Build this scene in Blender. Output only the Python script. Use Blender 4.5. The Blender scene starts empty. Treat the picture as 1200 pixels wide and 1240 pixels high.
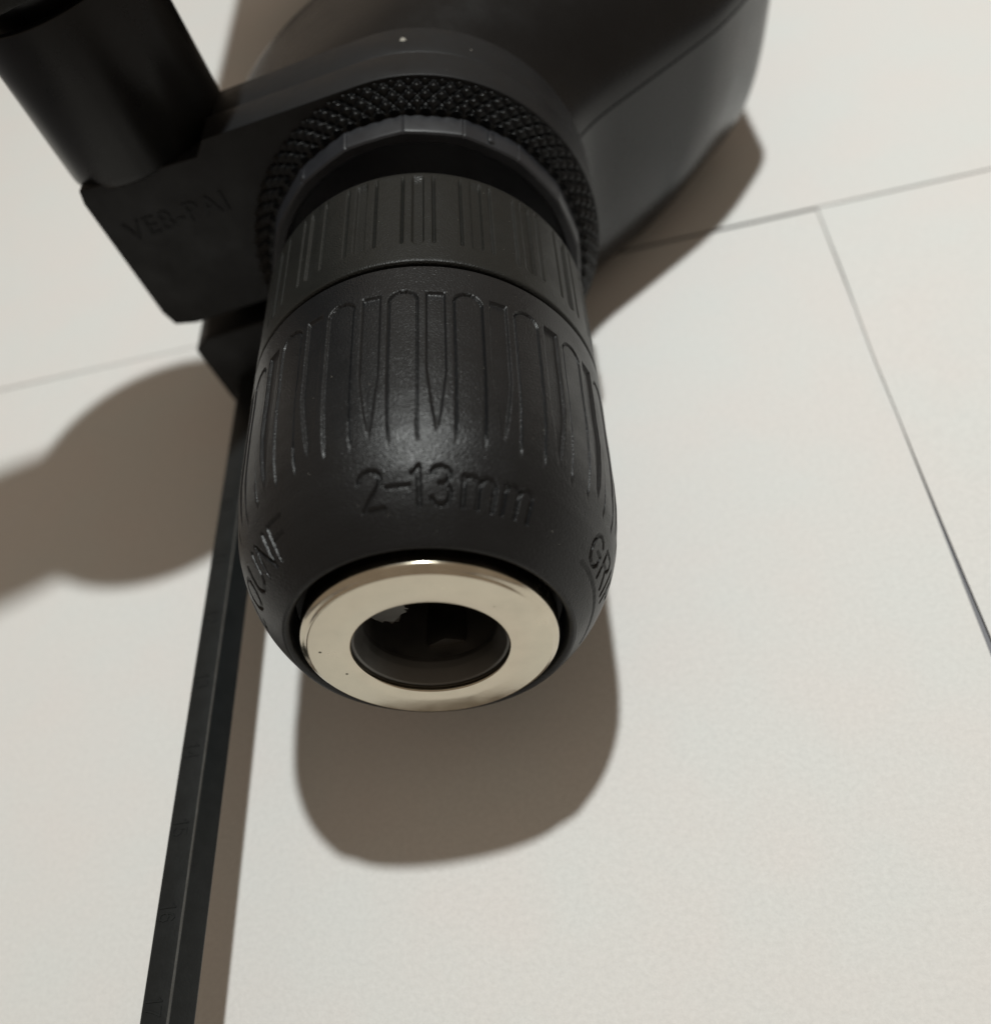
import bpy, bmesh, math, random
import numpy as np
from mathutils import Matrix, Vector

# ---------------------------------------------------------------- scene frame
# Lengths below are millimetres; MM turns them into metres.  The chuck axis runs
# along Y (nose towards -Y) at AXIS_H above the table top (z = 0).
MM = 0.001
AXIS_H = 30.0
random.seed(4)
rng = np.random.default_rng(4)
scene = bpy.context.scene
col = scene.collection

# ---------------------------------------------------------------- camera
CAM_X = (0.975172, 0.152420, 0.160708)      # camera-space images of world X, Y, Z
F_PX, CX, CY = 1150.0, 600.0, 800.0
VP = (510.0, -970.0)
PHI = math.radians(-12.5)
FACE_PX, DEPTH = (521.8, 784.0), 101.0
a = np.array([VP[0]-CX, CY-VP[1], -F_PX]); a /= np.linalg.norm(a)
r_ = np.array([1.0, 0, 0]) - a*a[0]; r_ /= np.linalg.norm(r_)
n0 = np.cross(r_, a)
n = math.cos(PHI)*n0 + math.sin(PHI)*r_
X_ = np.cross(a, n)
R = np.array([X_, a, n])                    # camera -> world rotation
P0 = np.array([FACE_PX[0]-CX, CY-FACE_PX[1], -F_PX])/F_PX*DEPTH
campos = -R @ P0
cam_d = bpy.data.cameras.new('camera')
cam = bpy.data.objects.new('camera', cam_d); col.objects.link(cam)
M4 = Matrix([list(R[0])+[campos[0]*MM], list(R[1])+[campos[1]*MM],
             list(R[2])+[(campos[2]+AXIS_H)*MM], [0, 0, 0, 1]])
cam.matrix_world = M4
cam_d.sensor_fit = 'HORIZONTAL'; cam_d.sensor_width = 36.0
cam_d.lens = F_PX/1200.0*36.0
cam_d.shift_y = (CY-620.0)/1200.0
cam_d.clip_start = 0.005; cam_d.clip_end = 20.0
cam_d.dof.use_dof = True
cam_d.dof.focus_distance = 0.1045
cam_d.dof.aperture_fstop = 34.5/2.3
scene.camera = cam

# ---------------------------------------------------------------- light
world = bpy.data.worlds.new('World'); scene.world = world; world.use_nodes = True
bg = world.node_tree.nodes['Background']
bg.inputs['Color'].default_value = (1.0, 0.815, 0.63, 1)
bg.inputs['Strength'].default_value = 0.24
lamp_d = bpy.data.lights.new('desk_lamp', 'POINT')
lamp_d.energy = 8.05
lamp_d.color = (1.0, 1.035, 1.01)
lamp_d.shadow_soft_size = 0.011
lamp = bpy.data.objects.new('desk_lamp', lamp_d); col.objects.link(lamp)
LAMP = (82.0, 132.0, 480.0)
lamp.location = (LAMP[0]*MM, LAMP[1]*MM, (LAMP[2]+AXIS_H)*MM)
scene.view_settings.view_transform = 'Standard'
scene.view_settings.look = 'None'
scene.view_settings.exposure = 0.0
scene.view_settings.gamma = 1.0

# ---------------------------------------------------------------- helpers
ORG = {}

def link_mesh(name, verts, faces, mat, parent=None, origin=(0, 0, 0), smooth=None):
    """verts in mm, axis frame.  origin in mm, same frame."""
    v = np.asarray(verts, float)
    o3 = np.array(origin, float)
    me = bpy.data.meshes.new(name)
    loc = (v - o3)*MM
    f = faces
    if isinstance(f, np.ndarray):
        me.vertices.add(len(loc)); me.vertices.foreach_set('co', loc.ravel().astype(np.float32))
        k = f.shape[1]
        me.loops.add(f.size); me.loops.foreach_set('vertex_index', f.ravel().astype(np.int32))
        me.polygons.add(len(f)); me.polygons.foreach_set('loop_start', np.arange(0, f.size, k, dtype=np.int32))
        me.update(calc_edges=True); me.validate()
    else:
        me.from_pydata([tuple(p) for p in loc], [], f); me.update()
    bm = bmesh.new(); bm.from_mesh(me); bmesh.ops.recalc_face_normals(bm, faces=bm.faces); bm.to_mesh(me); bm.free()
    me.materials.append(mat)
    if smooth is not None:
        me.polygons.foreach_set('use_smooth', [True]*len(me.polygons))
        if smooth < 179: me.set_sharp_from_angle(angle=math.radians(smooth))
    ob = bpy.data.objects.new(name, me); col.objects.link(ob)
    place(ob, origin, parent)
    return ob

def place(ob, origin, parent):
    o3 = np.array([origin[0], origin[1], origin[2]+AXIS_H])*MM
    ORG[ob.name] = o3
    if parent is not None:
        ob.parent = parent
        o3 = o3 - ORG[parent.name]
    ob.location = tuple(o3)

def empty(name, origin, label, cat):
    e = bpy.data.objects.new(name, None); col.objects.link(e)
    e.empty_display_size = 0.01
    place(e, origin, None)
    e['label'] = label; e['category'] = cat
    return e

def revolve(profile, n=192, phase=0.0, closed=False):
    """profile [(y, r)], swept round Y."""
    pr = np.array(profile, float)
    t = np.linspace(0, 2*math.pi, n, endpoint=False)+phase
    m = len(pr)
    v = np.zeros((m, n, 3))
    v[:, :, 0] = pr[:, 1:2]*np.sin(t); v[:, :, 1] = pr[:, 0:1]; v[:, :, 2] = pr[:, 1:2]*np.cos(t)
    return v.reshape(-1, 3), grid_faces(m, n, True, closed)

def grid_faces(m, n, wrap_n=True, wrap_m=False):
    ii = np.arange(m if wrap_m else m-1); jj = np.arange(n if wrap_n else n-1)
    I, J = np.meshgrid(ii, jj, indexing='ij')
    I2 = (I+1) % m; J2 = (J+1) % n
    return np.stack([I*n+J, I*n+J2, I2*n+J2, I2*n+J], -1).reshape(-1, 4)

def round_profile(pts, rad=0.25, seg=4):
    """round the inner corners of an open (y, r) polyline."""
    out = [pts[0]]
    for p, q, s in zip(pts[:-2], pts[1:-1], pts[2:]):
        p, q, s = map(lambda w: np.array(w, float), (p, q, s))
        d1, d2 = p-q, s-q
        l1, l2 = np.linalg.norm(d1), np.linalg.norm(d2)
        k = min(rad, 0.45*l1, 0.45*l2)
        A, B = q+d1/l1*k, q+d2/l2*k
        for i in range(seg+1):
            t = i/seg
            out.append(tuple((1-t)**2*A+2*t*(1-t)*q+t*t*B))
    out.append(pts[-1])
    return out

def prism(poly, y0, y1, bevel=0.5, seg=3):
    """poly [(x, z)] extruded along Y, edges rounded."""
    bm = bmesh.new()
    va = [bm.verts.new((x, y0, z)) for x, z in poly]
    vb = [bm.verts.new((x, y1, z)) for x, z in poly]
    bm.faces.new(va); bm.faces.new(vb[::-1])
    k = len(poly)
    for i in range(k):
        bm.faces.new((va[i], vb[i], vb[(i+1) % k], va[(i+1) % k]))
    bmesh.ops.recalc_face_normals(bm, faces=bm.faces)
    if bevel:
        ed = [e for e in bm.edges if e.calc_face_angle(0) > math.radians(20)]
        bmesh.ops.bevel(bm, geom=ed, offset=bevel, segments=seg, profile=0.5, affect='EDGES', clamp_overlap=True)
    bm.verts.index_update()
    v = [tuple(q.co) for q in bm.verts]; f = [[q.index for q in fc.verts] for fc in bm.faces]
    bm.free()
    return v, f

def sstep(e0, e1, x):
    t = np.clip((x-e0)/(e1-e0), 0, 1)
    return t*t*(3-2*t)

# ---------------------------------------------------------------- materials
def new_mat(name):
    m = bpy.data.materials.new(name); m.use_nodes = True
    nt = m.node_tree
    return m, nt, nt.nodes['Principled BSDF']

def nd(nt, kind, **kw):
    x = nt.nodes.new(kind)
    for k, v in kw.items():
        if k in x.inputs: x.inputs[k].default_value = v
        else: setattr(x, k, v)
    return x

def plastic(name, base, rough, grain=3500.0, bump=0.25, wear=0.25, rvar=0.12, spec=0.5, dist=0.00006, det=3.0):
    m, nt, b = new_mat(name)
    tc = nd(nt, 'ShaderNodeTexCoord')
    n1 = nd(nt, 'ShaderNodeTexNoise'); n1.inputs['Scale'].default_value = grain; n1.inputs['Detail'].default_value = det
    nt.links.new(tc.outputs['Object'], n1.inputs['Vector'])
    bp = nd(nt, 'ShaderNodeBump'); bp.inputs['Strength'].default_value = bump; bp.inputs['Distance'].default_value = dist
    nt.links.new(n1.outputs['Fac'], bp.inputs['Height'])
    nt.links.new(bp.outputs['Normal'], b.inputs['Normal'])
    n2 = nd(nt, 'ShaderNodeTexNoise'); n2.inputs['Scale'].default_value = 160; n2.inputs['Detail'].default_value = 6
    n2.inputs['Roughness'].default_value = 0.65
    nt.links.new(tc.outputs['Object'], n2.inputs['Vector'])
    mr = nd(nt, 'ShaderNodeMapRange')
    mr.inputs['From Min'].default_value = 0.3; mr.inputs['From Max'].default_value = 0.7
    mr.inputs['To Min'].default_value = rough-rvar; mr.inputs['To Max'].default_value = rough+rvar
    nt.links.new(n2.outputs['Fac'], mr.inputs['Value'])
    nt.links.new(mr.outputs['Result'], b.inputs['Roughness'])
    # dust and rubbed patches
    n3 = nd(nt, 'ShaderNodeTexNoise'); n3.inputs['Scale'].default_value = 420; n3.inputs['Detail'].default_value = 8
    n3.inputs['Roughness'].default_value = 0.7
    nt.links.new(tc.outputs['Object'], n3.inputs['Vector'])
    cr = nd(nt, 'ShaderNodeValToRGB')
    cr.color_ramp.elements[0].position = 0.42; cr.color_ramp.elements[1].position = 0.8
    d = [min(1, c*(1+wear*3)+wear*0.012) for c in base]
    cr.color_ramp.elements[0].color = (*base, 1); cr.color_ramp.elements[1].color = (*d, 1)
    nt.links.new(n3.outputs['Fac'], cr.inputs['Fac'])
    nt.links.new(cr.outputs['Color'], b.inputs['Base Color'])
    b.inputs['Specular IOR Level'].default_value = spec
    return m

M_SLEEVE = plastic('grained_black_plastic', (0.0085, 0.0089, 0.0098), 0.38, grain=5600, bump=1.0, wear=0.06, rvar=0.05, spec=0.33, dist=0.000058, det=0.6)
M_REAR = plastic('rear_sleeve_plastic', (0.0118, 0.0122, 0.0112), 0.42, grain=5600, bump=1.0, wear=0.08, rvar=0.06, spec=0.27, dist=0.000055, det=0.6)
M_CLAMP = plastic('clamp_plastic', (0.0072, 0.0077, 0.0088), 0.5, bump=0.35, wear=0.06, spec=0.27)
M_HAND = plastic('handle_plastic', (0.0035, 0.0036, 0.0038), 0.30, bump=0.12, wear=0.05, rvar=0.05, spec=0.36)
M_RUBBER = plastic('grip_rubber', (0.012, 0.012, 0.0112), 0.7, grain=1500, bump=0.8, wear=0.1, dist=0.0002, spec=0.3)
M_BODY = plastic('housing_plastic', (0.0024, 0.0027, 0.0034), 0.27, grain=2500, bump=0.2, wear=0.06, rvar=0.05, spec=0.38)
M_KNURL = plastic('knurl_black', (0.0022, 0.0024, 0.0028), 0.38, bump=0.05, wear=0.03, spec=0.22)
M_RING = plastic('mode_ring_plastic', (0.018, 0.0188, 0.022), 0.4, bump=0.1, wear=0.08, spec=0.4)
M_ROD = plastic('rod_plastic', (0.0122, 0.0136, 0.0140), 0.38, grain=2600, bump=0.4, wear=0.12, rvar=0.06, spec=0.25)

M_RUB = plastic('rubbed_edge_plastic', (0.07, 0.07, 0.067), 0.5, bump=0.4, wear=0.2)
M_DUST_SPARKLE = plastic('dust_and_sparkle', (0.45, 0.43, 0.38), 0.9, bump=0.1, wear=0.1)

def metal(name, base, rough, bump=0.12, smear=True, spots=False):
    m, nt, b = new_mat(name)
    b.inputs['Metallic'].default_value = 1.0
    tc = nd(nt, 'ShaderNodeTexCoord')
    n1 = nd(nt, 'ShaderNodeTexNoise'); n1.inputs['Scale'].default_value = 260; n1.inputs['Detail'].default_value = 7
    n1.inputs['Roughness'].default_value = 0.62
    nt.links.new(tc.outputs['Object'], n1.inputs['Vector'])
    mr = nd(nt, 'ShaderNodeMapRange')
    mr.inputs['From Min'].default_value = 0.32; mr.inputs['From Max'].default_value = 0.7
    mr.inputs['To Min'].default_value = rough-0.07; mr.inputs['To Max'].default_value = rough+0.12
    nt.links.new(n1.outputs['Fac'], mr.inputs['Value']); nt.links.new(mr.outputs['Result'], b.inputs['Roughness'])
    cr = nd(nt, 'ShaderNodeValToRGB')
    cr.color_ramp.elements[0].position = 0.3; cr.color_ramp.elements[1].position = 0.72
    cr.color_ramp.elements[0].color = (*[c*0.84 for c in base], 1); cr.color_ramp.elements[1].color = (*base, 1)
    nt.links.new(n1.outputs['Fac'], cr.inputs['Fac'])
    last = cr.outputs['Color']
    if spots:
        vo = nd(nt, 'ShaderNodeTexVoronoi'); vo.inputs['Scale'].default_value = 260
        nt.links.new(tc.outputs['Object'], vo.inputs['Vector'])
        lt = nd(nt, 'ShaderNodeMapRange'); lt.inputs['From Min'].default_value = 0.03; lt.inputs['From Max'].default_value = 0.055
        lt.inputs['To Min'].default_value = 1.0; lt.inputs['To Max'].default_value = 0.0
        nt.links.new(vo.outputs['Distance'], lt.inputs['Value'])
        mx = nd(nt, 'ShaderNodeMix'); mx.data_type = 'RGBA'
        nt.links.new(lt.outputs['Result'], mx.inputs['Factor'])
        nt.links.new(last, mx.inputs['A']); mx.inputs['B'].default_value = (0.06, 0.05, 0.035, 1)
        last = mx.outputs['Result']
    nt.links.new(last, b.inputs['Base Color'])
    n2 = nd(nt, 'ShaderNodeTexNoise'); n2.inputs['Scale'].default_value = 900; n2.inputs['Detail'].default_value = 4
    nt.links.new(tc.outputs['Object'], n2.inputs['Vector'])
    bp = nd(nt, 'ShaderNodeBump'); bp.inputs['Strength'].default_value = bump; bp.inputs['Distance'].default_value = 0.00004
    nt.links.new(n2.outputs['Fac'], bp.inputs['Height']); nt.links.new(bp.outputs['Normal'], b.inputs['Normal'])
    return m

M_NICKEL = metal('worn_nickel', (0.69, 0.625, 0.505), 0.17, bump=0.2, spots=True)
M_STEEL = metal('dull_steel', (0.17, 0.165, 0.155), 0.5, bump=0.3)
M_JAW = metal('worn_jaw_steel', (0.13, 0.125, 0.115), 0.5, bump=0.8)
M_DARKSTEEL = metal('oiled_dark_steel', (0.26, 0.25, 0.235), 0.42, bump=0.3)

# paper
M_PAPER, nt, b = new_mat('white_paper')
tc = nd(nt, 'ShaderNodeTexCoord')
np1 = nd(nt, 'ShaderNodeTexNoise'); np1.inputs['Scale'].default_value = 55; np1.inputs['Detail'].default_value = 5
np2 = nd(nt, 'ShaderNodeTexNoise'); np2.inputs['Scale'].default_value = 1500; np2.inputs['Detail'].default_value = 5
np2.inputs['Roughness'].default_value = 0.7
nt.links.new(tc.outputs['Object'], np1.inputs['Vector']); nt.links.new(tc.outputs['Object'], np2.inputs['Vector'])
cr = nd(nt, 'ShaderNodeValToRGB')
cr.color_ramp.elements[0].position = 0.35; cr.color_ramp.elements[1].position = 0.65
cr.color_ramp.elements[0].color = (0.795, 0.80, 0.785, 1); cr.color_ramp.elements[1].color = (0.815, 0.79, 0.77, 1)
nt.links.new(np1.outputs['Fac'], cr.inputs['Fac'])
cr2 = nd(nt, 'ShaderNodeValToRGB')
cr2.color_ramp.elements[0].position = 0.3; cr2.color_ramp.elements[1].position = 0.7
cr2.color_ramp.elements[0].color = (0.90, 0.90, 0.90, 1); cr2.color_ramp.elements[1].color = (1, 1, 1, 1)
nt.links.new(np2.outputs['Fac'], cr2.inputs['Fac'])
mx = nd(nt, 'ShaderNodeMix'); mx.data_type = 'RGBA'; mx.blend_type = 'MULTIPLY'; mx.inputs['Factor'].default_value = 1.0
nt.links.new(cr.outputs['Color'], mx.inputs['A']); nt.links.new(cr2.outputs['Color'], mx.inputs['B'])
nt.links.new(mx.outputs['Result'], b.inputs['Base Color'])
bp = nd(nt, 'ShaderNodeBump'); bp.inputs['Strength'].default_value = 0.45; bp.inputs['Distance'].default_value = 0.00016
nt.links.new(np2.outputs['Fac'], bp.inputs['Height']); nt.links.new(bp.outputs['Normal'], b.inputs['Normal'])
b.inputs['Roughness'].default_value = 0.85; b.inputs['Specular IOR Level'].default_value = 0.25

M_TABLE, nt, b = new_mat('grey_table_laminate')
tc = nd(nt, 'ShaderNodeTexCoord')
nz = nd(nt, 'ShaderNodeTexNoise'); nz.inputs['Scale'].default_value = 90; nz.inputs['Detail'].default_value = 6
nt.links.new(tc.outputs['Object'], nz.inputs['Vector'])
cr = nd(nt, 'ShaderNodeValToRGB')
cr.color_ramp.elements[0].color = (0.15, 0.15, 0.165, 1); cr.color_ramp.elements[1].color = (0.22, 0.22, 0.24, 1)
nt.links.new(nz.outputs['Fac'], cr.inputs['Fac']); nt.links.new(cr.outputs['Color'], b.inputs['Base Color'])
b.inputs['Roughness'].default_value = 0.5

# ---------------------------------------------------------------- the table and the sheets of paper
v, f = prism([(-600, -AXIS_H-20.0), (600, -AXIS_H-20.0), (600, -AXIS_H-0.35), (-600, -AXIS_H-0.35)], -500, 800, bevel=1.0)
tb = link_mesh('table_top', v, f, M_TABLE, origin=(0, 150, -AXIS_H-0.35))
tb['kind'] = 'structure'

def sheet(x0, x1, y0, y1, lift, label, nx=90, ny=110, skew=None):
    """a sheet of paper 0.1 mm thick, lift(x, y) its height over the table in mm"""
    # samples crowd at the edges
    e = lambda k: 0.5-0.5*np.cos(np.linspace(0, math.pi, k))
    xs = x0+(x1-x0)*e(nx); ys = y0+(y1-y0)*e(ny)
    Xg, Yg = np.meshgrid(xs, ys, indexing='xy')
    Z = -AXIS_H+lift(Xg, Yg)
    if skew: Xg = Xg+skew(Yg)
    top = np.stack([Xg, Yg, Z], -1).reshape(-1, 3)
    bot = top-np.array([0, 0, 0.1])
    f1 = grid_faces(ny, nx, False, False)
    N = len(top)
    f2 = f1[:, ::-1]+N
    ring = list(range(nx))+[i*nx+nx-1 for i in range(1, ny)]+[(ny-1)*nx+j for j in range(nx-2, -1, -1)]+[i*nx for i in range(ny-2, 0, -1)]
    ring = np.array(ring); nxt = np.roll(ring, -1)
    f3 = np.stack([ring, ring+N, nxt+N, nxt], -1)
    o = link_mesh('paper_sheet', np.concatenate([top, bot]), np.concatenate([f1, f2, f3]), M_PAPER,
                  origin=((x0+x1)/2, (y0+y1)/2, -AXIS_H), smooth=40)
    o['label'] = label; o['category'] = 'paper'; o['group'] = 'white paper sheets covering the table'
    return o

def wav(x, y, s): return 0.05*np.sin(x/23.0+s)*np.sin(y/31.0+2*s)+0.05
SEAM_Y, SEAM_X = 102.2, 64.2
sheet(SEAM_X-210, SEAM_X, SEAM_Y-297, SEAM_Y,
      lambda x, y: wav(x, y, 1)+0.2*np.exp(-(SEAM_Y-y)/5.0),
      'large white sheet lying under the chuck and the depth rod')
# overlaps its neighbour near the junction and leaves a narrow gap further on
sheet(SEAM_X, SEAM_X+210, SEAM_Y-298, SEAM_Y+0.68,
      lambda x, y: wav(x, y, 2)+(0.10+0.42*sstep(20, 60, y)*(1-sstep(78, 100, y)))*np.exp(-np.maximum(x-SEAM_X, 0)/7.0),
      'white sheet at the lower right, beyond the lengthwise seam, with nothing lying on it', skew=lambda y: np.interp(y, [-200, -60, 10, 40, 62, 85, 103], [2.6, 1.6, 0.75, 0.15, -0.18, 0.16, 0.24]))
sheet(20.4, 230, SEAM_Y+0.95, SEAM_Y+298,
      lambda x, y: wav(x, y, 3)+0.1*np.exp(-(y-SEAM_Y)/4.0),
      'white sheet at the upper right, lying beside and partly under the drill housing')
sheet(-190, 20.0, SEAM_Y+0.5, SEAM_Y+298,
      lambda x, y: wav(x, y, 4)+0.1*np.exp(-(y-SEAM_Y)/5.0),
      'white sheet at the upper left, seen behind the side handle')

# ---------------------------------------------------------------- the drill
drill = empty('hammer_drill', (20, 90, -AXIS_H),
              'black hammer drill lying on white paper with its keyless chuck pointing at the viewer', 'drill')

# chuck core: steel tube with the bore, seen through the nose
core_p = round_profile([(3.2, 13.3), (46, 13.3), (54.0, 13.0), (54.0, 9.0), (62, 9.0), (62, 0.01)], 0.3)
core_in = round_profile([(30, 0.01), (30, 5.0), (27, 7.3), (3.2, 7.38), (3.2, 13.3)], 0.25)
v1, f1 = revolve(core_p, 96); v2, f2 = revolve(core_in, 96)
chuck = link_mesh('chuck', np.concatenate([v1, v2]), np.concatenate([f1, f2+len(v1)]), M_DARKSTEEL, drill, (0, 30, 0), smooth=40)

# front sleeve ------------------------------------------------------------
PROF = np.array([(0.55, 15.0), (1.0, 15.55), (2., 16.45), (3, 17.3), (4, 18.05), (5.5, 18.95), (7, 19.68), (9, 20.4), (11, 20.95), (13, 21.27), (15.5, 21.5), (19, 21.62), (40, 21.62)])
from_y = np.concatenate([np.arange(1.05, 12.6, 0.105), np.arange(12.7, 28.5, 0.3), np.arange(28.5, 33.0, 0.14), np.array([33.4, 34.0, 34.5, 34.7])])
NT = 1560
th = np.linspace(-180, 180, NT, endpoint=False)
ys = from_y
# smooth profile by a cubic-ish resample
def prof_r(y):
    yy = np.linspace(0.55, 40, 800); rr = np.interp(yy, PROF[:, 0], PROF[:, 1])
    k = 17; pad = np.pad(rr, k//2, mode='reflect', reflect_type='odd'); rr = np.convolve(pad, np.ones(k)/k, 'valid')
    return np.interp(y, yy, rr)

GLYPH = {   # strokes in a box of height 1; width first
    '2': (0.62, [[(0.02, 0.74), (0.06, 0.88), (0.17, 0.97), (0.32, 1.0), (0.47, 0.96), (0.57, 0.86), (0.59, 0.73), (0.54, 0.58), (0.42, 0.43), (0.22, 0.22), (0.04, 0.0)], [(0.04, 0.0), (0.62, 0.0)]]),
    '-': (0.62, [[(0, 0.5), (0.62, 0.5)]]),
    '1': (0.25, [[(0.0, 0.80), (0.12, 0.88), (0.22, 1.0), (0.22, 0.0)]]),
    '3': (0.58, [[(0.02, 0.83), (0.10, 0.95), (0.27, 1.0), (0.44, 0.96), (0.53, 0.84), (0.52, 0.68), (0.42, 0.57), (0.24, 0.54)], [(0.30, 0.54), (0.48, 0.49), (0.57, 0.36), (0.56, 0.18), (0.46, 0.05), (0.28, 0.0), (0.11, 0.04), (0.0, 0.18)]]),
    'm': (0.86, [[(0, 0), (0, 0.8)], [(0, 0.62), (0.06, 0.74), (0.18, 0.8), (0.32, 0.77), (0.41, 0.65), (0.42, 0.5), (0.42, 0)], [(0.42, 0.58), (0.49, 0.73), (0.61, 0.8), (0.76, 0.77), (0.85, 0.65), (0.86, 0.5), (0.86, 0)]]),
    '0': (0.6, [[(0.3, 0), (0.12, 0.06), (0.02, 0.25), (0, 0.5), (0.02, 0.75), (0.12, 0.94), (0.3, 1), (0.48, 0.94), (0.58, 0.75), (0.6, 0.5), (0.58, 0.25), (0.48, 0.06), (0.3, 0)]]),
    'U': (0.6, [[(0, 1), (0, 0.28), (0.07, 0.1), (0.2, 0.01), (0.4, 0.01), (0.53, 0.1), (0.6, 0.28), (0.6, 1)]]),
    'N': (0.6, [[(0, 0), (0, 1), (0.6, 0), (0.6, 1)]]),
    'F': (0.58, [[(0, 0), (0, 1), (0.58, 1)], [(0, 0.54), (0.48, 0.54)]]),
    'G': (0.64, [[(0.6, 0.8), (0.5, 0.94), (0.32, 1), (0.14, 0.92), (0.03, 0.72), (0, 0.5), (0.03, 0.26), (0.14, 0.07), (0.32, 0), (0.5, 0.04), (0.62, 0.16), (0.63, 0.46), (0.36, 0.46)]]),
    'R': (0.58, [[(0, 0), (0, 1), (0.36, 1), (0.5, 0.95), (0.57, 0.78), (0.5, 0.6), (0.36, 0.53), (0, 0.53)], [(0.3, 0.53), (0.58, 0)]]),
    'I': (0.02, [[(0, 0), (0, 1)]]),
    'P': (0.56, [[(0, 0), (0, 1), (0.36, 1), (0.5, 0.95), (0.56, 0.77), (0.5, 0.58), (0.36, 0.5), (0, 0.5)]]),
    '4': (0.6, [[(0.45, 0), (0.45, 1), (0, 0.3), (0.62, 0.3)]]),
    '5': (0.58, [[(0.52, 1), (0.1, 1), (0.04, 0.55), (0.25, 0.63), (0.45, 0.57), (0.57, 0.36), (0.5, 0.12), (0.3, 0), (0.1, 0.04), (0, 0.16)]]),
    '6': (0.58, [[(0.5, 0.9), (0.35, 1), (0.16, 0.92), (0.03, 0.65), (0, 0.35), (0.08, 0.1), (0.28, 0), (0.48, 0.08), (0.57, 0.3), (0.48, 0.53), (0.28, 0.6), (0.08, 0.5), (0, 0.35)]]),
    '7': (0.55, [[(0, 1), (0.55, 1), (0.3, 0.5), (0.16, 0)]]),
    '/': (0.4, [[(0, 0), (0.4, 1)]]),
}
def glyph_lines(ch, t0, t1, yb, yt):
    w, st = GLYPH[ch]
    return [[(t0+(t1-t0)*x/w, yb+(yt-yb)*y) for x, y in s] for s in st]
lines = []
YB, YT = 3.9, 7.2
for ch, t0, t1 in [('2', -4.9, 1.9), ('-', 3.3, 9.6), ('1', 10.6, 12.7), ('3', 16.0, 21.6), ('m', 25.2, 34.4), ('m', 37.5, 46.3)]:
    lines += glyph_lines(ch, t0, t1, YB, YT)
for ch, t0, t1 in [('1', -105, -103), ('/', -101, -97), ('2', -95.5, -89.5), ('-', -88, -83.5), ('2', -81, -75), ('0', -70.5, -63.5), ('U', -60.2, -53.0), ('N', -49.6, -43.2), ('F', -39.7, -32.8)]:
    lines += glyph_lines(ch, t0, t1, 3.7, 6.95)
for ch, t0, t1 in [('G', 75.4, 82.6), ('R', 86.2, 92.8), ('I', 96.5, 96.6), ('P', 100.2, 106.2)]:
    lines += glyph_lines(ch, t0, t1, 4.7, 7.75)
lines.append([(73.4, 3.95), (79, 3.97), (85, 3.85), (91, 3.7), (97.4, 3.45), (108, 2.95), (116, 2.6)])

TH, YY = np.meshgrid(th, ys, indexing='ij')
RR = prof_r(YY)
# engraved strokes
depth = np.zeros_like(RR)
RT, KY = 18.8, 1.2
for ln in lines:
    for (ta, ya), (tb2, yb2) in zip(ln[:-1], ln[1:]):
        i0, i1 = np.searchsorted(th, [min(ta, tb2)-2.2, max(ta, tb2)+2.2])
        j0, j1 = np.searchsorted(ys, [min(ya, yb2)-0.6, max(ya, yb2)+0.6])
        u = np.radians(TH[i0:i1, j0:j1])*RT; w = YY[i0:i1, j0:j1]*KY
        A = np.array([math.radians(ta)*RT, ya*KY]); B = np.array([math.radians(tb2)*RT, yb2*KY]); D = B-A
        L2 = max(D@D, 1e-9)
        t = np.clip(((u-A[0])*D[0]+(w-A[1])*D[1])/L2, 0, 1)
        d = np.hypot(u-A[0]-t*D[0], w-A[1]-t*D[1])
        g = 0.36*(1-sstep(0.12, 0.27, d))
        depth[i0:i1, j0:j1] = np.maximum(depth[i0:i1, j0:j1], g)
# grip flutes: broad ones, and tapering narrow ones between them
def rel(ang_off):
    ph = ((TH-ang_off+9) % 18)-9                       # degrees from the flute's middle
    return np.radians(ph)*21.6
def pad(ang_off, half_deg, y_top):
    """shallow round-topped pad with a fine groove along its outline"""
    uu = rel(ang_off); hw = math.radians(half_deg)*21.6
    dy = np.maximum(YY-(y_top-hw), 0)
    dd = np.where(YY > y_top-hw, np.hypot(uu, dy), np.abs(uu))-hw
    run = sstep(9.0, 11.5, YY)
    out = 0.11*(1-sstep(-0.14, 0.02, dd))*sstep(10.5, 15, YY)
    groove = 0.30*(1-sstep(0.05, 0.20, np.abs(dd+0.02)))
    return np.maximum(out, groove*run)
def strip(ang_off, half_deg, y_top):
    """square-topped recess that runs out to a point towards the nose"""
    uu = rel(ang_off); hw = math.radians(half_deg)*21.6
    hwy = hw*np.clip((YY-9.8)/8.5, 0.02, 1.0)**0.8
    dd = np.maximum(np.abs(uu)-hwy, YY-y_top)
    return 0.34*(1-sstep(-0.16, 0.10, dd))*sstep(10.0, 13.0, YY)
dep = np.maximum(pad(8.5, 3.95, 30.6), strip(17.5, 2.65, 30.4))
RR = RR-depth-dep
# handling: a very small unevenness
RR += 0.012*np.sin(np.radians(TH)*7+YY*0.9)
t = np.radians(TH)
V = np.stack([RR*np.sin(t), YY, RR*np.cos(t)], -1).transpose(1, 0, 2)
m_, n_ = V.shape[0], V.shape[1]
Vs = V.reshape(-1, 3); Fs = grid_faces(m_, n_, True)
# front lip, turned inwards, and the back end
lip = round_profile([(1.05, 15.6), (0.93, 15.3), (1.2, 14.85), (1.8, 14.6), (5.0, 14.5), (5.0, 13.4)], 0.18)
v1, f1 = revolve(lip, 264, -math.pi)
back = [(34.7, 21.62), (34.9, 21.5), (34.95, 21.2), (34.95, 14)]
v2, f2 = revolve(back, 264, -math.pi)
Vall = np.concatenate([Vs, v1, v2]); Fall = np.concatenate([Fs, f1+len(Vs), f2+len(Vs)+len(v1)])
front = link_mesh('front_sleeve', Vall, Fall, M_SLEEVE, chuck, (0, 20, 0), smooth=50)

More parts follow.
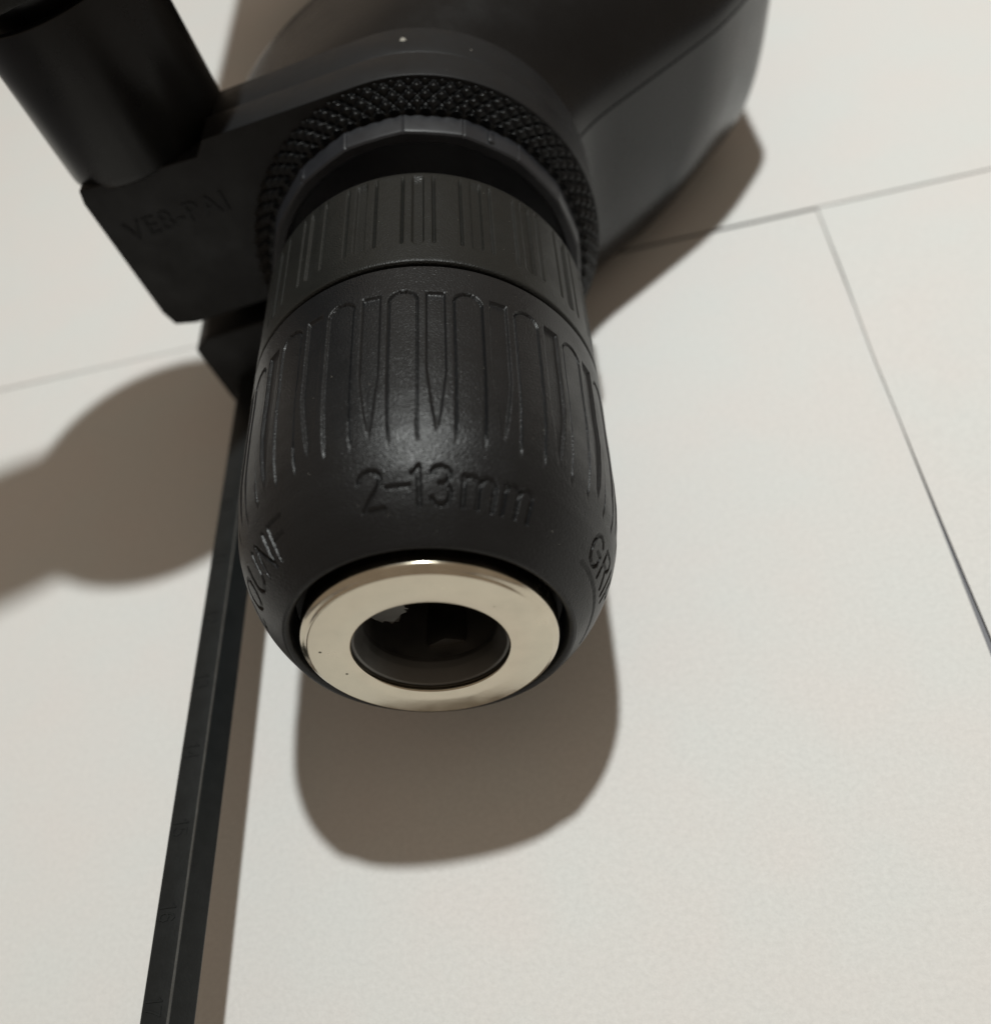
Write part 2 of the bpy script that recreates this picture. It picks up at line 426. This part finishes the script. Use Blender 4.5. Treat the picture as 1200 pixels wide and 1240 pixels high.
# rear sleeve -------------------------------------------------------------
ys2 = np.concatenate([[35.7, 35.76, 35.85, 36.1], np.arange(36.4, 42, 0.16), np.arange(42.2, 53.0, 0.3), [53.2, 53.4, 53.5]])
NT2 = 1320
th2 = np.linspace(-180, 180, NT2, endpoint=False)
TH, YY = np.meshgrid(th2, ys2, indexing='ij')
RR = np.interp(YY, [35.7, 35.76, 35.85, 36.1, 53.1, 53.4, 53.5], [21.25, 21.5, 21.58, 21.62, 21.4, 21.2, 21.0])
ph = ((TH-12.5+9) % 18)-9
uu = np.radians(ph)*21.5
def chan(u0, hw, y0, deep):
    q = np.abs(uu-u0); dy = np.maximum((y0+hw)-YY, 0)
    dd = np.where(YY < y0+hw, np.hypot(q, dy), q)
    return deep*(1-sstep(-0.12, 0.14, dd-hw))
RR = RR-np.maximum.reduce([chan(-1.8, 0.13, 39.2, 0.30), chan(1.8, 0.13, 39.2, 0.30), chan(0, 0.62, 39.0, 0.34)])*(1-sstep(51.2, 53.2, YY))
t = np.radians(TH)
V = np.stack([RR*np.sin(t), YY, RR*np.cos(t)], -1).transpose(1, 0, 2)
Vs = V.reshape(-1, 3); Fs = grid_faces(V.shape[0], V.shape[1], True)
v1, f1 = revolve([(35.7, 21.25), (35.7, 13.5)], 216, -math.pi)
v2, f2 = revolve(round_profile([(53.5, 21.0), (53.5, 18.5), (51.5, 17.5), (51.5, 13.0)], 0.3), 216, -math.pi)
link_mesh('rear_sleeve', np.concatenate([Vs, v1, v2]), np.concatenate([Fs, f1+len(Vs), f2+len(Vs)+len(v1)]), M_REAR, chuck, (0, 43, 0), smooth=50)

# nose ring ---------------------------------------------------------------
bead = [(0.62-0.72*math.sin(q), 13.08+0.72*math.cos(q)) for q in np.radians(np.linspace(0, 72, 9))]
nr = ([(4.5, 13.72)] + bead + [(-0.12, 13.22), (-0.14, 13.16), (-0.32, 13.08), (-0.39, 13.0), (-0.4, 12.85),
       (-0.4, 10.5), (-0.4, 8.62), (-0.36, 8.50), (-0.27, 8.43), (-0.14, 8.42), (-0.1, 9.0), (1.0, 9.0), (3.6, 9.0)])
v, f = revolve(nr, 256)
link_mesh('nose_ring', v, f, M_NICKEL, chuck, (0, 0, 0), smooth=60)
# inner steel bush, its ground rim shows inside the ring
v, f = revolve(round_profile([(3.3, 8.95), (0.4, 8.95), (0.36, 8.32), (0.5, 8.12), (2.1, 7.55), (2.9, 7.34), (3.5, 7.33)], 0.08), 160)
link_mesh('bore_bush', v, f, M_STEEL, chuck, (0, 2, 0), smooth=50)

# jaws
def jaw(ang, tip_y, torn, out):
    c, s = math.cos(ang), math.sin(ang)
    bm = bmesh.new()
    secs = []
    N = 40 if torn else 18
    for k, (yy, off) in enumerate([(tip_y, 5.6), (tip_y+0.7, 5.5), (tip_y+3, 5.55), (tip_y+9, 6.0), (tip_y+20, 7.4)]):
        ring = []
        for i in range(N):
            q = 2*math.pi*i/N
            rr = 2.75 if k else 2.35
            lx, lr = rr*math.sin(q), rr*math.cos(q)
            if lr < -0.9:                       # V ground gripping edge, facing the axis
                lr = -0.9-1.25*(1-abs(lx)/2.75)
            if torn and k == 0: lr += 0.35*math.sin(i*1.9)+random.uniform(-0.15, 0.15)
            rad = off+lr+out
            x = rad*c-lx*s; z = rad*s+lx*c
            jit = random.uniform(-0.25, 0.5) if (torn and k == 0) else 0
            ring.append(bm.verts.new((x, yy+jit, z)))
        secs.append(ring)
    bm.faces.new(secs[0])
    for p, q in zip(secs[:-1], secs[1:]):
        for i in range(N): bm.faces.new((p[i], p[(i+1) % N], q[(i+1) % N], q[i]))
    bm.verts.index_update()
    v = [tuple(w.co) for w in bm.verts]; f = [[w.index for w in fc.verts] for fc in bm.faces]; bm.free()
    return link_mesh('jaw', v, f, M_JAW, chuck, (5*c, tip_y, 5*s), smooth=35)
jaw(math.radians(152), 4.2, True, -0.9)
jaw(math.radians(28), 6.5, False, 0.6)
jaw(math.radians(270), 5.0, False, 2.4)

# mode ring (faceted collar behind the chuck) ------------------------------
NF = 18
bm_v, bm_f = [], []
def facet_ring(yr, n=NF, phase=math.radians(17.5+10)):
    # piecewise flat ring with a hairline groove at every corner
    prof = yr; ang = []
    for k in range(n):
        a0 = phase+2*math.pi*k/n; w = 2*math.pi/n
        ang += [(a0+0.000, 'g'), (a0+0.010, 'e'), (a0+w*0.33, 'f'), (a0+w*0.67, 'f'), (a0+w-0.010, 'e')]
    w = 2*math.pi/n
    out = []
    for (y, r, facet) in prof:
        for q, kind in ang:
            loc = ((q-phase) % w)-w/2
            rr = r
            if facet: rr = r*(1+0.6*(math.cos(w/2)/math.cos(loc)*1.006-1))
            if facet and kind == 'g': rr -= 0.12
            out.append((rr*math.sin(q), y, rr*math.cos(q)))
    return np.array(out), grid_faces(len(prof), len(ang), True)
v, f = facet_ring([(67.0, 21.9, True), (62.5, 21.7, True), (62.15, 21.55, True), (62.0, 21.3, True), (62.0, 20.3, False), (62.3, 20.0, False), (65.5, 19.6, False), (65.6, 8.0, False)])
mode = link_mesh('mode_ring', v, f, M_RING, drill, (0, 63, 0), smooth=24)
# little index nubs on its rim
for ang in (-32, 37):
    q = math.radians(ang)
    t_ = np.array([math.cos(q), 0, -math.sin(q)]); n_r = np.array([math.sin(q), 0, math.cos(q)])
    bm = bmesh.new(); bmesh.ops.create_cube(bm, size=1.0)
    bmesh.ops.bevel(bm, geom=list(bm.edges), offset=0.25, segments=2, profile=0.5, affect='EDGES')
    bm.verts.index_update()
    vv = [n_r*21.5+np.array([0, 63.6, 0])+t_*w.co.x*0.9+np.array([0, 1, 0])*w.co.y*2.4+n_r*w.co.z*0.9 for w in bm.verts]
    ff = [[w.index for w in fc.verts] for fc in bm.faces]; bm.free()
    link_mesh('index_nub', vv, ff, M_RING, mode, tuple(n_r*21.5+np.array([0, 63.6, 0])), smooth=50)

# knurled ring --------------------------------------------------------------
NK = 144
thk = np.linspace(0, 2*math.pi, NK*10, endpoint=False)
s_ = np.linspace(0, 1, 50)
S, T = np.meshgrid(s_, thk, indexing='ij')
yk = 65.4+3.3*S; rk = 22.4+2.25*S
rows = 4.0
u = (T*NK/(2*math.pi)+S*rows)/2.0; w = (T*NK/(2*math.pi)-S*rows)/2.0
fr = lambda q: np.abs(q-np.round(q))*2.0
dk = np.maximum(fr(u), fr(w))
hgt = 0.62*(1-np.clip(dk, 0, 1)**1.7)*sstep(0, 0.05, S)*(1-sstep(0.95, 1.0, S))
nr_, ny_ = math.cos(math.atan2(2.25, 3.3)), -math.sin(math.atan2(2.25, 3.3))
rk = rk+hgt*nr_-0.25; yk = yk+hgt*ny_
V = np.stack([rk*np.sin(T), yk, rk*np.cos(T)], -1)
# front flank down to the mode ring, back flank
ext = lambda y, r: np.stack([r*np.sin(thk), np.full_like(thk, y), r*np.cos(thk)], -1)[None]
V = np.concatenate([ext(65.4, 21.0), V, ext(68.75, 24.0), ext(68.8, 22)], 0)
link_mesh('knurled_ring', V.reshape(-1, 3), grid_faces(V.shape[0], V.shape[1], True), M_KNURL, drill, (0, 66, 0), smooth=45)

# housing: two halves joined along the seam at z = SEAM ------------------------
SEAM = 4.0
OUT = np.array([  # y, x left, x right, z top, z bottom
    (81.6, -24.5, 23.5, 22.0, -24.0), (84, -26.5, 25.0, 22.8, -26), (87, -28, 27.5, 23.2, -27.5), (91, -29.5, 32.5, 23.6, -28.5), (97, -31, 40.0, 24, -29.2),
    (103, -32.0, 47.3, 24.3, -29.6), (108, -32.2, 51.6, 24.6, -29.7), (112, -30.0, 54.4, 24.8, -29.7), (116, -23, 57.0, 24.8, -29.7), (121, -11, 60.0, 25, -29.7),
    (125, -3, 60.8, 25.5, -29.7), (132, 3, 60.3, 26, -29.7), (142, 4, 59.8, 26, -29.7), (160, 4, 58.5, 27, -29.7), (180, 4, 57, 27, -29.7), (210, 4, 55, 26, -29.7),
    (250, 4, 52, 24, -29.7), (262, 8, 46, 20, -27), (266, 14, 38, 12, -18)], float)
yb_ = np.concatenate([np.linspace(81.6, 125, 70), np.linspace(126, 266, 70)])
def smooth_interp(y, xp, fp):
    yy = np.linspace(xp[0], xp[-1], 1200); rr = np.interp(yy, xp, fp)
    k = 31; pad = np.pad(rr, k//2, mode='reflect', reflect_type='odd'); rr = np.convolve(pad, np.ones(k)/k, 'valid')
    return np.interp(y, yy, rr)
xl, xr, zt, zb = [smooth_interp(yb_, OUT[:, 0], OUT[:, i]) for i in (1, 2, 3, 4)]
def half(upper):
    NQ = 72
    q = np.linspace(0, math.pi, NQ)
    g = 0.12
    rows_ = []
    for k in range(len(yb_)):
        cx, hx = (xl[k]+xr[k])/2, (xr[k]-xl[k])/2
        if upper:
            e = 1.75
            x = cx+(hx-0.15)*np.sign(np.cos(q))*np.abs(np.cos(q))**(2/e); z = SEAM+g+(zt[k]-SEAM-g)*np.abs(np.sin(q))**(2/e)
        else:
            e = 4.0
            # walls lean in a little towards the table
            x0 = np.sign(np.cos(q))*np.abs(np.cos(q))**(2/e); s0 = np.abs(np.sin(q))**(2/e)
            x = cx+hx*x0*(1-0.13*s0); z = SEAM-g-(SEAM-g-zb[k])*s0
        rows_.append(np.stack([x, np.full_like(x, yb_[k]), z], -1))
    V = np.array(rows_)
    n1, n2 = V.shape[:2]
    F = grid_faces(n1, n2, False).tolist()
    F.append(list(range(n2))); F.append([(n1-1)*n2+i for i in range(n2)])
    # flat mating face
    for k in range(n1-1): F.append([k*n2, (k+1)*n2, (k+1)*n2+n2-1, k*n2+n2-1])
    return V.reshape(-1, 3), F
for up in (True, False):
    v, f = half(up)
    hs = link_mesh('housing_half', v, f, M_BODY, drill, (20, 110, SEAM), smooth=40)
    hs['label'] = 'upper black half of the motor housing' if up else 'lower half of the motor housing with the upright side wall'
# unseen block, added to shade the paper left of the housing, clear of table
v, f = prism([(-54, -2), (-54, 14), (-49, 20), (6, 22), (6, -6), (-47, -7)], 192, 262, bevel=4.0)
link_mesh('rear_shadow_caster', v, f, M_BODY, drill, (-25, 225, 6), smooth=40)

# ---------------------------------------------------------------- side handle clamped round the drill's neck
handle = empty('side_handle', (-35, 80, -20), 'black side handle clamped round the drill neck, its round grip standing upright', 'handle')
PSI = math.radians(5)
def arc(r, a0, a1, k): return [(r*math.cos(math.radians(q)), r*math.sin(math.radians(q))) for q in np.linspace(a0, a1, k)]
outline = [(-43.0, 20.8), (-43.4, 18.9), (-41.8, 0.5), (-40.9, -1.8), (-37.7, -2.3), (-24.7, -1.0)] + arc(24.95, 183, 455, 60) + [(-23.9, 23.2), (-25.6, 21.3)]
v, f = prism(outline, 68.8, 74.6, bevel=0.4)
clamp = link_mesh('clamp', v, f, M_CLAMP, handle, (-30, 66, 10), smooth=35)
outline2 = [(-42.6, 20.5), (-43.0, 18.7), (-41.4, 0.8), (-40.6, -1.4), (-37.4, -1.9), (-24.4, -0.7)] + arc(24.8, 183, 455, 60) + [(-23.5, 22.9), (-25.2, 21.0)]
v, f = prism(outline2, 74.75, 81.5, bevel=0.6)
link_mesh('clamp_band', v, f, M_CLAMP, handle, (-30, 72, 10), smooth=35)
v, f = prism([(-41.0, 21.0), (-39.9, 2.4), (-28.5, 2.4), (-27.5, 21.0)], 81.6, 91.0, bevel=1.0)
link_mesh('clamp_block', v, f, M_CLAMP, handle, (-33, 86, 10), smooth=35)
# lower jaw of the clamp, with the hole for the rod
v, f = prism([(-38.4, -6.1), (-40.9, -8.0), (-39.6, -19.2), (-38.4, -21.5), (-30.0, -22.5), (-26.0, -18.5), (-27.8, -5.4)], 70.0, 92.0, bevel=0.5)
link_mesh('clamp_jaw', v, f, M_CLAMP, handle, (-33, 68, -13), smooth=35)
v, f = prism([(-36.2, 0.0), (-35.8, -6.5), (-26.0, -6.5), (-25.2, 0.0)], 81.0, 91.0, bevel=0.3)
link_mesh('clamp_hinge', v, f, M_CLAMP, handle, (-31, 80, -3), smooth=35)

# raised lettering on the clamp face
cu = bpy.data.curves.new('raised_text', 'FONT'); cu.body = 'VE8-PAI'; cu.size = 3.9; cu.extrude = 0.07; cu.offset = 0.03
cu.space_character = 1.12
tmp = bpy.data.objects.new('tmp_text', cu); col.objects.link(tmp)
bpy.context.view_layer.update()
me = bpy.data.meshes.new_from_object(tmp)
co = np.array([w.co[:] for w in me.vertices]); fc = [list(p.vertices) for p in me.polygons]
bpy.data.objects.remove(tmp); bpy.data.meshes.remove(me); bpy.data.curves.remove(cu)
kx = np.array([math.cos(PSI), 0, math.sin(PSI)]); kz = np.array([-math.sin(PSI), 0, math.cos(PSI)])
w0 = co[:, 0].max()
vv = np.array([-40.0, 68.74, 12.3])+co[:, :1]*(15.6/w0)*kx+co[:, 1:2]*kz+co[:, 2:3]*np.array([0, -1.0, 0])
link_mesh('raised_text', vv, fc, M_KNURL, clamp, (-31, 66, 15))

def along(profile, base, psi, n=96):
    """profile [(height, radius)] round the handle's own axis (leaning psi to -X)."""
    pr = np.array(profile, float); q = np.linspace(0, 2*math.pi, n, endpoint=False)
    h = np.array([-math.sin(psi), 0, math.cos(psi)]); k = np.array([math.cos(psi), 0, math.sin(psi)]); y = np.array([0, 1.0, 0])
    V = np.array(base)+pr[:, 0, None, None]*h+pr[:, 1, None, None]*(np.cos(q)[None, :, None]*k+np.sin(q)[None, :, None]*y)
    return V.reshape(-1, 3), grid_faces(len(pr), n, True)
BASE = (-35.0, 80.0, 20.0)
v, f = along(round_profile([(0.3, 0.01), (0.3, 11.9), (1.2, 12.0), (20.2, 12.0), (20.5, 11.6), (19.8, 10.4), (19.8, 0.01)], 0.4), BASE, PSI)
link_mesh('handle_collar', v, f, M_HAND, handle, BASE, smooth=40)
v, f = along(round_profile([(19.0, 0.01), (19.0, 9.0), (25.6, 9.5), (25.6, 0.01)], 0.4), BASE, PSI)
link_mesh('handle_neck', v, f, M_HAND, handle, (-36, 80, 39), smooth=40)
fl_p = round_profile([(25.0, 0.01), (25.0, 9.5), (25.0, 22.2), (26.0, 23.6), (29.5, 23.6), (31.0, 21.5), (32.5, 13.5), (32.5, 0.01)], 0.8)
v, f = along(fl_p, BASE, PSI)
link_mesh('hand_guard', v, f, M_RUBBER, handle, (-37, 80, 47), smooth=50)
gp = round_profile([(32.0, 0.01), (32.0, 11.2), (45, 11.0), (60, 12.3), (80, 13.2), (105, 13.0), (125, 14.2), (134, 13), (137, 8), (137, 0.01)], 2.0)
v, f = along(gp, BASE, PSI)
link_mesh('grip', v, f, M_RUBBER, handle, (-42, 80, 100), smooth=50)

# ---------------------------------------------------------------- depth gauge rod
XC, ZC, AF = -34.95, -17.5, 5.6
rodp = [(XC+AF/math.sqrt(3)*math.cos(math.radians(q)), ZC+AF/math.sqrt(3)*math.sin(math.radians(q))) for q in range(0, 360, 60)]
v, f = prism(rodp, -120.0, 150.0, bevel=0.16, seg=3)
rod = link_mesh('depth_gauge_rod', v, f, M_ROD, None, (XC, 20, ZC), smooth=25)
rod['label'] = 'long black six-sided depth rod with numbered marks, running alongside the chuck'; rod['category'] = 'depth rod'

def rod_mark(num, y):
    """raised digits reading towards the nose, on the rod's top face"""
    zt_ = ZC+AF/2
    H_, wid = 1.75, 0.85
    bm = bmesh.new()
    pos = 0.0
    segs = []
    for ch in str(num):
        w, st = GLYPH[ch]
        for s in st:
            for p, q in zip(s[:-1], s[1:]):
                segs.append(((pos+p[0]*H_*0.9, p[1]*H_), (pos+q[0]*H_*0.9, q[1]*H_)))
        pos += (w*0.9*H_)+0.6
    tot = pos-0.6
    for si, ((a0, b0), (a1, b1)) in enumerate(segs):
        hz = 0.07+0.004*(si % 5)
        # reading direction -Y, letter tops towards +X
        p = Vector((XC-1.15+b0, y+tot/2-a0, zt_)); q = Vector((XC-1.15+b1, y+tot/2-a1, zt_))
        d = q-p
        if d.length < 1e-4: continue
        d.normalize(); sdir = Vector((-d.y, d.x, 0))*0.13
        p2, q2 = p-d*0.13, q+d*0.13
        bot = [bm.verts.new(w-Vector((0, 0, 0.03))) for w in (p2-sdir, q2-sdir, q2+sdir, p2+sdir)]
        top = [bm.verts.new(w+Vector((0, 0, hz))) for w in (p2-sdir*0.6, q2-sdir*0.6, q2+sdir*0.6, p2+sdir*0.6)]
        bm.faces.new(top)
        for i in range(4): bm.faces.new((bot[i], bot[(i+1) % 4], top[(i+1) % 4], top[i]))
    bm.verts.index_update()
    v = [tuple(w.co) for w in bm.verts]; f = [[w.index for w in fcs.verts] for fcs in bm.faces]; bm.free()
    return link_mesh('depth_number', v, f, M_ROD, rod, (XC, y, zt_))
for k, num in enumerate(range(17, 9, -1)):
    rod_mark(num, -30.6+10.35*k)
# moulding flash along the upper right edge
xe, ze = XC+AF/math.sqrt(3)*0.5, ZC+AF/2
ysf = np.arange(-120, 66, 0.6)
hh = 0.05+0.06*np.abs(np.sin(ysf*0.37)+0.6*np.sin(ysf*1.31+1))*rng.uniform(0.5, 1, len(ysf))
L_ = np.stack([np.full_like(ysf, xe-0.20), ysf, np.full_like(ysf, ze-0.02)], -1)
T_ = np.stack([xe+0.05+hh*0.4, ysf, ze-0.03+hh], -1)
R_2 = np.stack([np.full_like(ysf, xe+0.10), ysf, np.full_like(ysf, ze-0.24)], -1)
V = np.stack([L_, T_, R_2], 1)
link_mesh('mould_line', V.reshape(-1, 3), grid_faces(len(ysf), 3, False), M_RUB, rod, (xe, 0, ze), smooth=60)

# ---------------------------------------------------------------- dust specks, and pale flecks painted as sparkle on the sleeves
bm = bmesh.new()
def fleck(pos, nrm, size):
    nrm = Vector(nrm).normalized(); t1 = nrm.orthogonal().normalized(); t2 = nrm.cross(t1)
    k = 5; a0 = random.uniform(0, 6.28)
    ring = []
    for i in range(k):
        q = a0+2*math.pi*i/k; rr = size*random.uniform(0.5, 1.1)
        ring.append(bm.verts.new(Vector(pos)+t1*rr*math.cos(q)+t2*rr*math.sin(q)+nrm*0.015))
    tip = bm.verts.new(Vector(pos)+nrm*(0.03+size*0.7))
    bm.faces.new(ring[::-1])
    for i in range(k): bm.faces.new((ring[i], ring[(i+1) % k], tip))
for i in range(80):
    y = random.choice([random.uniform(2, 34.5), random.uniform(36.5, 53)])
    q = math.radians(random.gauss(15, 45))
    r = float(prof_r(np.array([y]))[0]) if y < 35 else 21.55
    fleck((r*math.sin(q), y, r*math.cos(q)), (math.sin(q), -0.1, math.cos(q)), abs(random.gauss(0.018, 0.016))+0.012)
for (x, y, size) in [(3.6, 78.0, 0.45), (9.0, 70.5, 0.14), (-6, 76, 0.16), (12, 77, 0.13)]:
    z = math.sqrt(24.85**2-x*x)
    fleck((x, y, z), (x, 0, z), size)
bm.verts.index_update()
v = [tuple(w.co) for w in bm.verts]; f = [[w.index for w in fcs.verts] for fcs in bm.faces]; bm.free()
dust_and_sparkle = link_mesh('dust_and_sparkle', v, f, M_DUST_SPARKLE, drill, (0, 30, 20))
dust_and_sparkle['kind'] = 'stuff'
